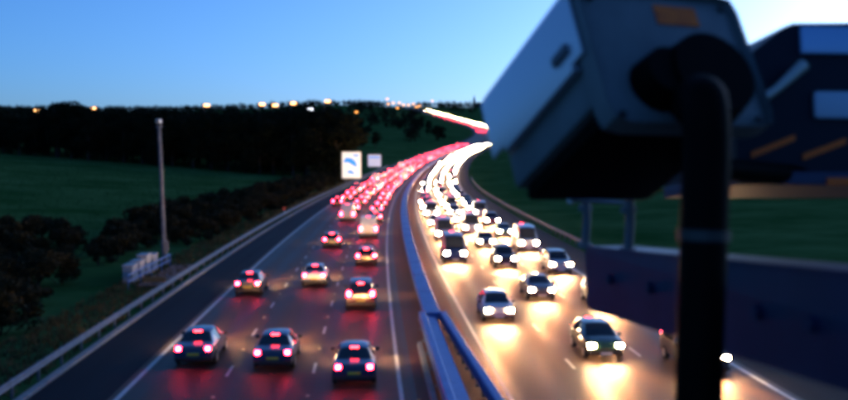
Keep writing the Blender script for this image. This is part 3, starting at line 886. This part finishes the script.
# thick black conduit dropping from the housing
cp = [pix(694, 106, 1.36), pix(698, 98, 1.31), pix(704, 101, 1.28), pix(706, 122, 1.27), pix(706, 160, 1.27), pix(704, 230, 1.27), pix(701, 310, 1.27), pix(699, 380, 1.27), pix(697, 520, 1.28), pix(694, 800, 1.3)]
root = tag(empty('cable_conduit', cp[-1]), 'thick black cable conduit hanging in front of the navy bracket', 'conduit')
inv = Matrix.Translation(-root.location)
cv = []
for i in range(len(cp) - 1):                        # smooth the path
    p0, p1, p2, p3 = cp[max(i - 1, 0)], cp[i], cp[i + 1], cp[min(i + 2, len(cp) - 1)]
    for k in range(8):
        t_ = k / 8
        cv.append(0.5 * ((2 * p1) + (p2 - p0) * t_ + (2 * p0 - 5 * p1 + 4 * p2 - p3) * t_ ** 2 + (-p0 + 3 * p1 - 3 * p2 + p3) * t_ ** 3))
MB().tube([inv @ p for p in cv], .031, 24).obj('sheath', M_BLACKHOSE, root, 50)
for i in (40, 58):
    MB().tube([inv @ cv[i], inv @ (cv[i] + (cv[i + 1] - cv[i]).normalized() * .014)], .034, 24).obj('cable_tie', M_DARK, root, 50)

# navy bracket beam
a0, a1 = pix(586, 251, 2.3), pix(588, 304, 2.3)
b0, b1 = pix(848, 281, 1.2), pix(848, 382, 1.2)
root = tag(empty('bracket_beam', (a0 + a1) / 2), 'navy blue steel bracket beam carrying the cameras', 'bracket')
inv = Matrix.Translation(-root.location)
ext = 2.4
e0, e1 = a0 + (b0 - a0) * ext, a1 + (b1 - a1) * ext
dep = Vector((.10, .013, 0))
def bdep(px): return 1 / (1 / 2.3 + (px - 586) / 262 * (1 / 1.2 - 1 / 2.3))     # depth of the beam at a pixel column
for nm, zs in (('web', None),):
    mb = MB(); mb.sweep([[inv @ p0, inv @ p1, inv @ (p1 + dep * .1), inv @ (p0 + dep * .1)] for p0, p1 in ((a0, a1), (e0, e1))])
    mb.obj('web', M_NAVY, root)
upz = Vector((0, 0, .012))
for nm, p, q, sgn in (('top_flange', a0, e0, 1), ('bottom_flange', a1, e1, -1)):
    mb = MB(); mb.sweep([[inv @ s, inv @ (s + dep), inv @ (s + dep + upz * sgn), inv @ (s + upz * sgn)] for s in (p, q)])
    mb.obj(nm, M_NAVY, root)
mb = MB(); n_ = (b0 - a0).normalized() * -.008
mb.sweep([[inv @ a0, inv @ a1, inv @ (a1 + dep), inv @ (a0 + dep)], [inv @ (a0 + n_), inv @ (a1 + n_), inv @ (a1 + dep + n_), inv @ (a0 + dep + n_)]]); mb.obj('end_plate', M_NAVY, root)
for px in (612, 652, 760, 815):
    c = pix(px, 279 + (px - 612) * .22, bdep(px))
    MB().tube([inv @ c, inv @ (c + Vector((-.012, -.002, 0)))], .012, 6).obj('bolt', M_NAVY, root)
# clamp stirrups standing on the beam
def stirrup(px, label):
    q_ = 1.0 / (1 / bdep(px) - .012); c = pix(px, 248 + (px - 586) * .12, q_); tp = pix(px, 188, q_)
    root = tag(empty('clamp_stirrup', c), label, 'clamp', 'clamp stirrups on the bracket')
    h = tp.z - c.z
    MB().tube([(0, 0, 0), (.004, 0, h * .5), (.0, 0, h)], .010, 12).obj('rod', M_STEEL, root, 50)
    MB().tube([(0, 0, 0), (0, 0, .012)], .018, 6).obj('nut', M_STEEL, root)
    MB().tube([(0, 0, h * .62), (0, 0, h * .72)], .017, 6).obj('nut', M_STEEL, root)
    return root
stirrup(585, 'upright steel clamp rod at the free end of the navy bracket')
stirrup(628, 'upright steel clamp rod standing second from the free end of the navy bracket')
p0, p1 = pix(571, 200, 2.36), pix(628, 203, 2.06)
root = tag(empty('clamp_bar', p0), 'thin steel bar with a round white end knob joining the clamp rods', 'clamp bar')
MB().tube([(0, 0, 0), p1 - p0], .004, 8).obj('bar', M_STEEL, root)
kn = bmesh.new(); bmesh.ops.create_uvsphere(kn, u_segments=14, v_segments=10, radius=.011); me = bpy.data.meshes.new('end_knob'); kn.to_mesh(me); kn.free(); me.materials.append(M_PLATE_W)
link('end_knob', me, root)
# black mount column between housing and beam
root = tag(empty('camera_mount', pix(660, 250, 1.6)), 'black swivel mount under the pale camera housing', 'mount')
inv = Matrix.Translation(-root.location)
m0, m1 = pix(704, 282, 1.66), pix(700, 150, 1.56)
MB().tube([inv @ m0, inv @ m1], .028, 18).obj('stem', M_BLACKHOSE, root, 50)
MB().tube([inv @ m0, inv @ (m0 + Vector((0, 0, .02)))], .034, 18).obj('flange', M_BLACKHOSE, root, 50)
MB().tube([inv @ pix(690, 166, 1.58), inv @ pix(800, 176, 1.78)], .02, 16).obj('cross_arm', M_BLACKHOSE, root, 50)

# second, navy camera at the right
A2 = camdir(-.10, -.06, 1.0); R2 = A2.cross(camdir(0, 1, 0)).normalized(); U2 = R2.cross(A2).normalized()
D2 = 1.75; k2 = D2 / F_PX
O2 = pix(735, 178, D2)
M2 = Matrix(((R2.x, A2.x, U2.x, O2.x), (R2.y, A2.y, U2.y, O2.y), (R2.z, A2.z, U2.z, O2.z), (0, 0, 0, 1)))
root = empty('traffic_camera'); root.matrix_world = M2
tag(root, 'dark navy camera housing with chamfered top beside the conduit', 'camera')
def q2(px, py): return ((px - 735) * k2, (178 - py) * k2)
outl = [q2(738, 172), q2(736, 84), q2(757, 50), q2(790, 24), q2(800, 20), q2(960, 15), q2(975, 30), q2(975, 172)]
MB().sweep([[(x, s, z) for x, z in outl] for s in (0, .38)]).obj('housing', M_NAVY2, root, 25)
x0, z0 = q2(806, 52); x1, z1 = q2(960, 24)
MB().box(x0, x1, -.012, .0, z0, z1, bev=.004).obj('blue_reflection_panel', mat('blue_reflection_paint', (.30, .48, .75), .3, metal=.2), root, 35)  # light blue reflection on the housing, painted as a raised panel
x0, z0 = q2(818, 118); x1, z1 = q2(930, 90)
MB().box(x0, x1, -.012, .0, z0, z1, bev=.008).obj('pale_reflection_panel', mat('pale_reflection_paint', (.40, .50, .62), .4), root, 35)  # lower pale blue reflection, painted the same way
x0, z0 = q2(742, 112); x1, z1 = q2(802, 66)
MB().tube([(x0, -.03, z0), ((x0 + x1) / 2, -.035, (z0 + z1) / 2 - .004), (x1, -.03, z1)], [.010, .008, .012], 10).obj('latch_arm', mat('dull_alloy', (.45, .45, .42), .45, metal=.6), root, 40)
x0, z0 = q2(732, 186); x1, z1 = q2(980, 173)
MB().box(x0, x1, -.03, .36, z0, z1, bev=.003).obj('base_tray', M_NAVY, root)
M_STREAK = mat('orange_reflection_paint', (1.0, .13, .0), .6)  # orange strips: reflections of lights painted onto the housing and tray
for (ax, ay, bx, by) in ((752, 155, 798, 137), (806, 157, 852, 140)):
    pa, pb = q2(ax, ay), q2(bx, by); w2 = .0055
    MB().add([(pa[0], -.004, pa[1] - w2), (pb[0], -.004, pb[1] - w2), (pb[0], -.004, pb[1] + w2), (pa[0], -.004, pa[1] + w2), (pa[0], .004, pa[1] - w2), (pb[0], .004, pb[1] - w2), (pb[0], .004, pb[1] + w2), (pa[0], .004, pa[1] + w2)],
             [(0, 1, 2, 3), (7, 6, 5, 4), (0, 4, 5, 1), (1, 5, 6, 2), (2, 6, 7, 3), (3, 7, 4, 0)]).obj('orange_reflection_streak', M_STREAK, root)
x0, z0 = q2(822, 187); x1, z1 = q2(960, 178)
MB().box(x0, x1, -.034, -.0301, z0 + .002, z1 - .002).obj('orange_reflection_streak', M_STREAK, root)
# post that carries the bracket, just outside the picture
px_ = (e0 + e1) / 2
root = tag(empty('gantry_post', (px_.x + .1, px_.y + .12, Z(0) - .06)), 'grey steel gantry post standing on the median', 'post')
MB().tube([(0, 0, -.2), (0, 0, CAM_H + .5)], [.17, .15], 20).obj('column', M_STEEL, root, 40)
MB().box(-.35, .35, -.35, .35, -.1, .12, bev=.02).obj('base_plate', M_CONC, root)
MB().tube([(.0, 0, CAM_H + .5), (0, 0, CAM_H + .53)], .17, 20).obj('cap', M_DARK, root, 40)
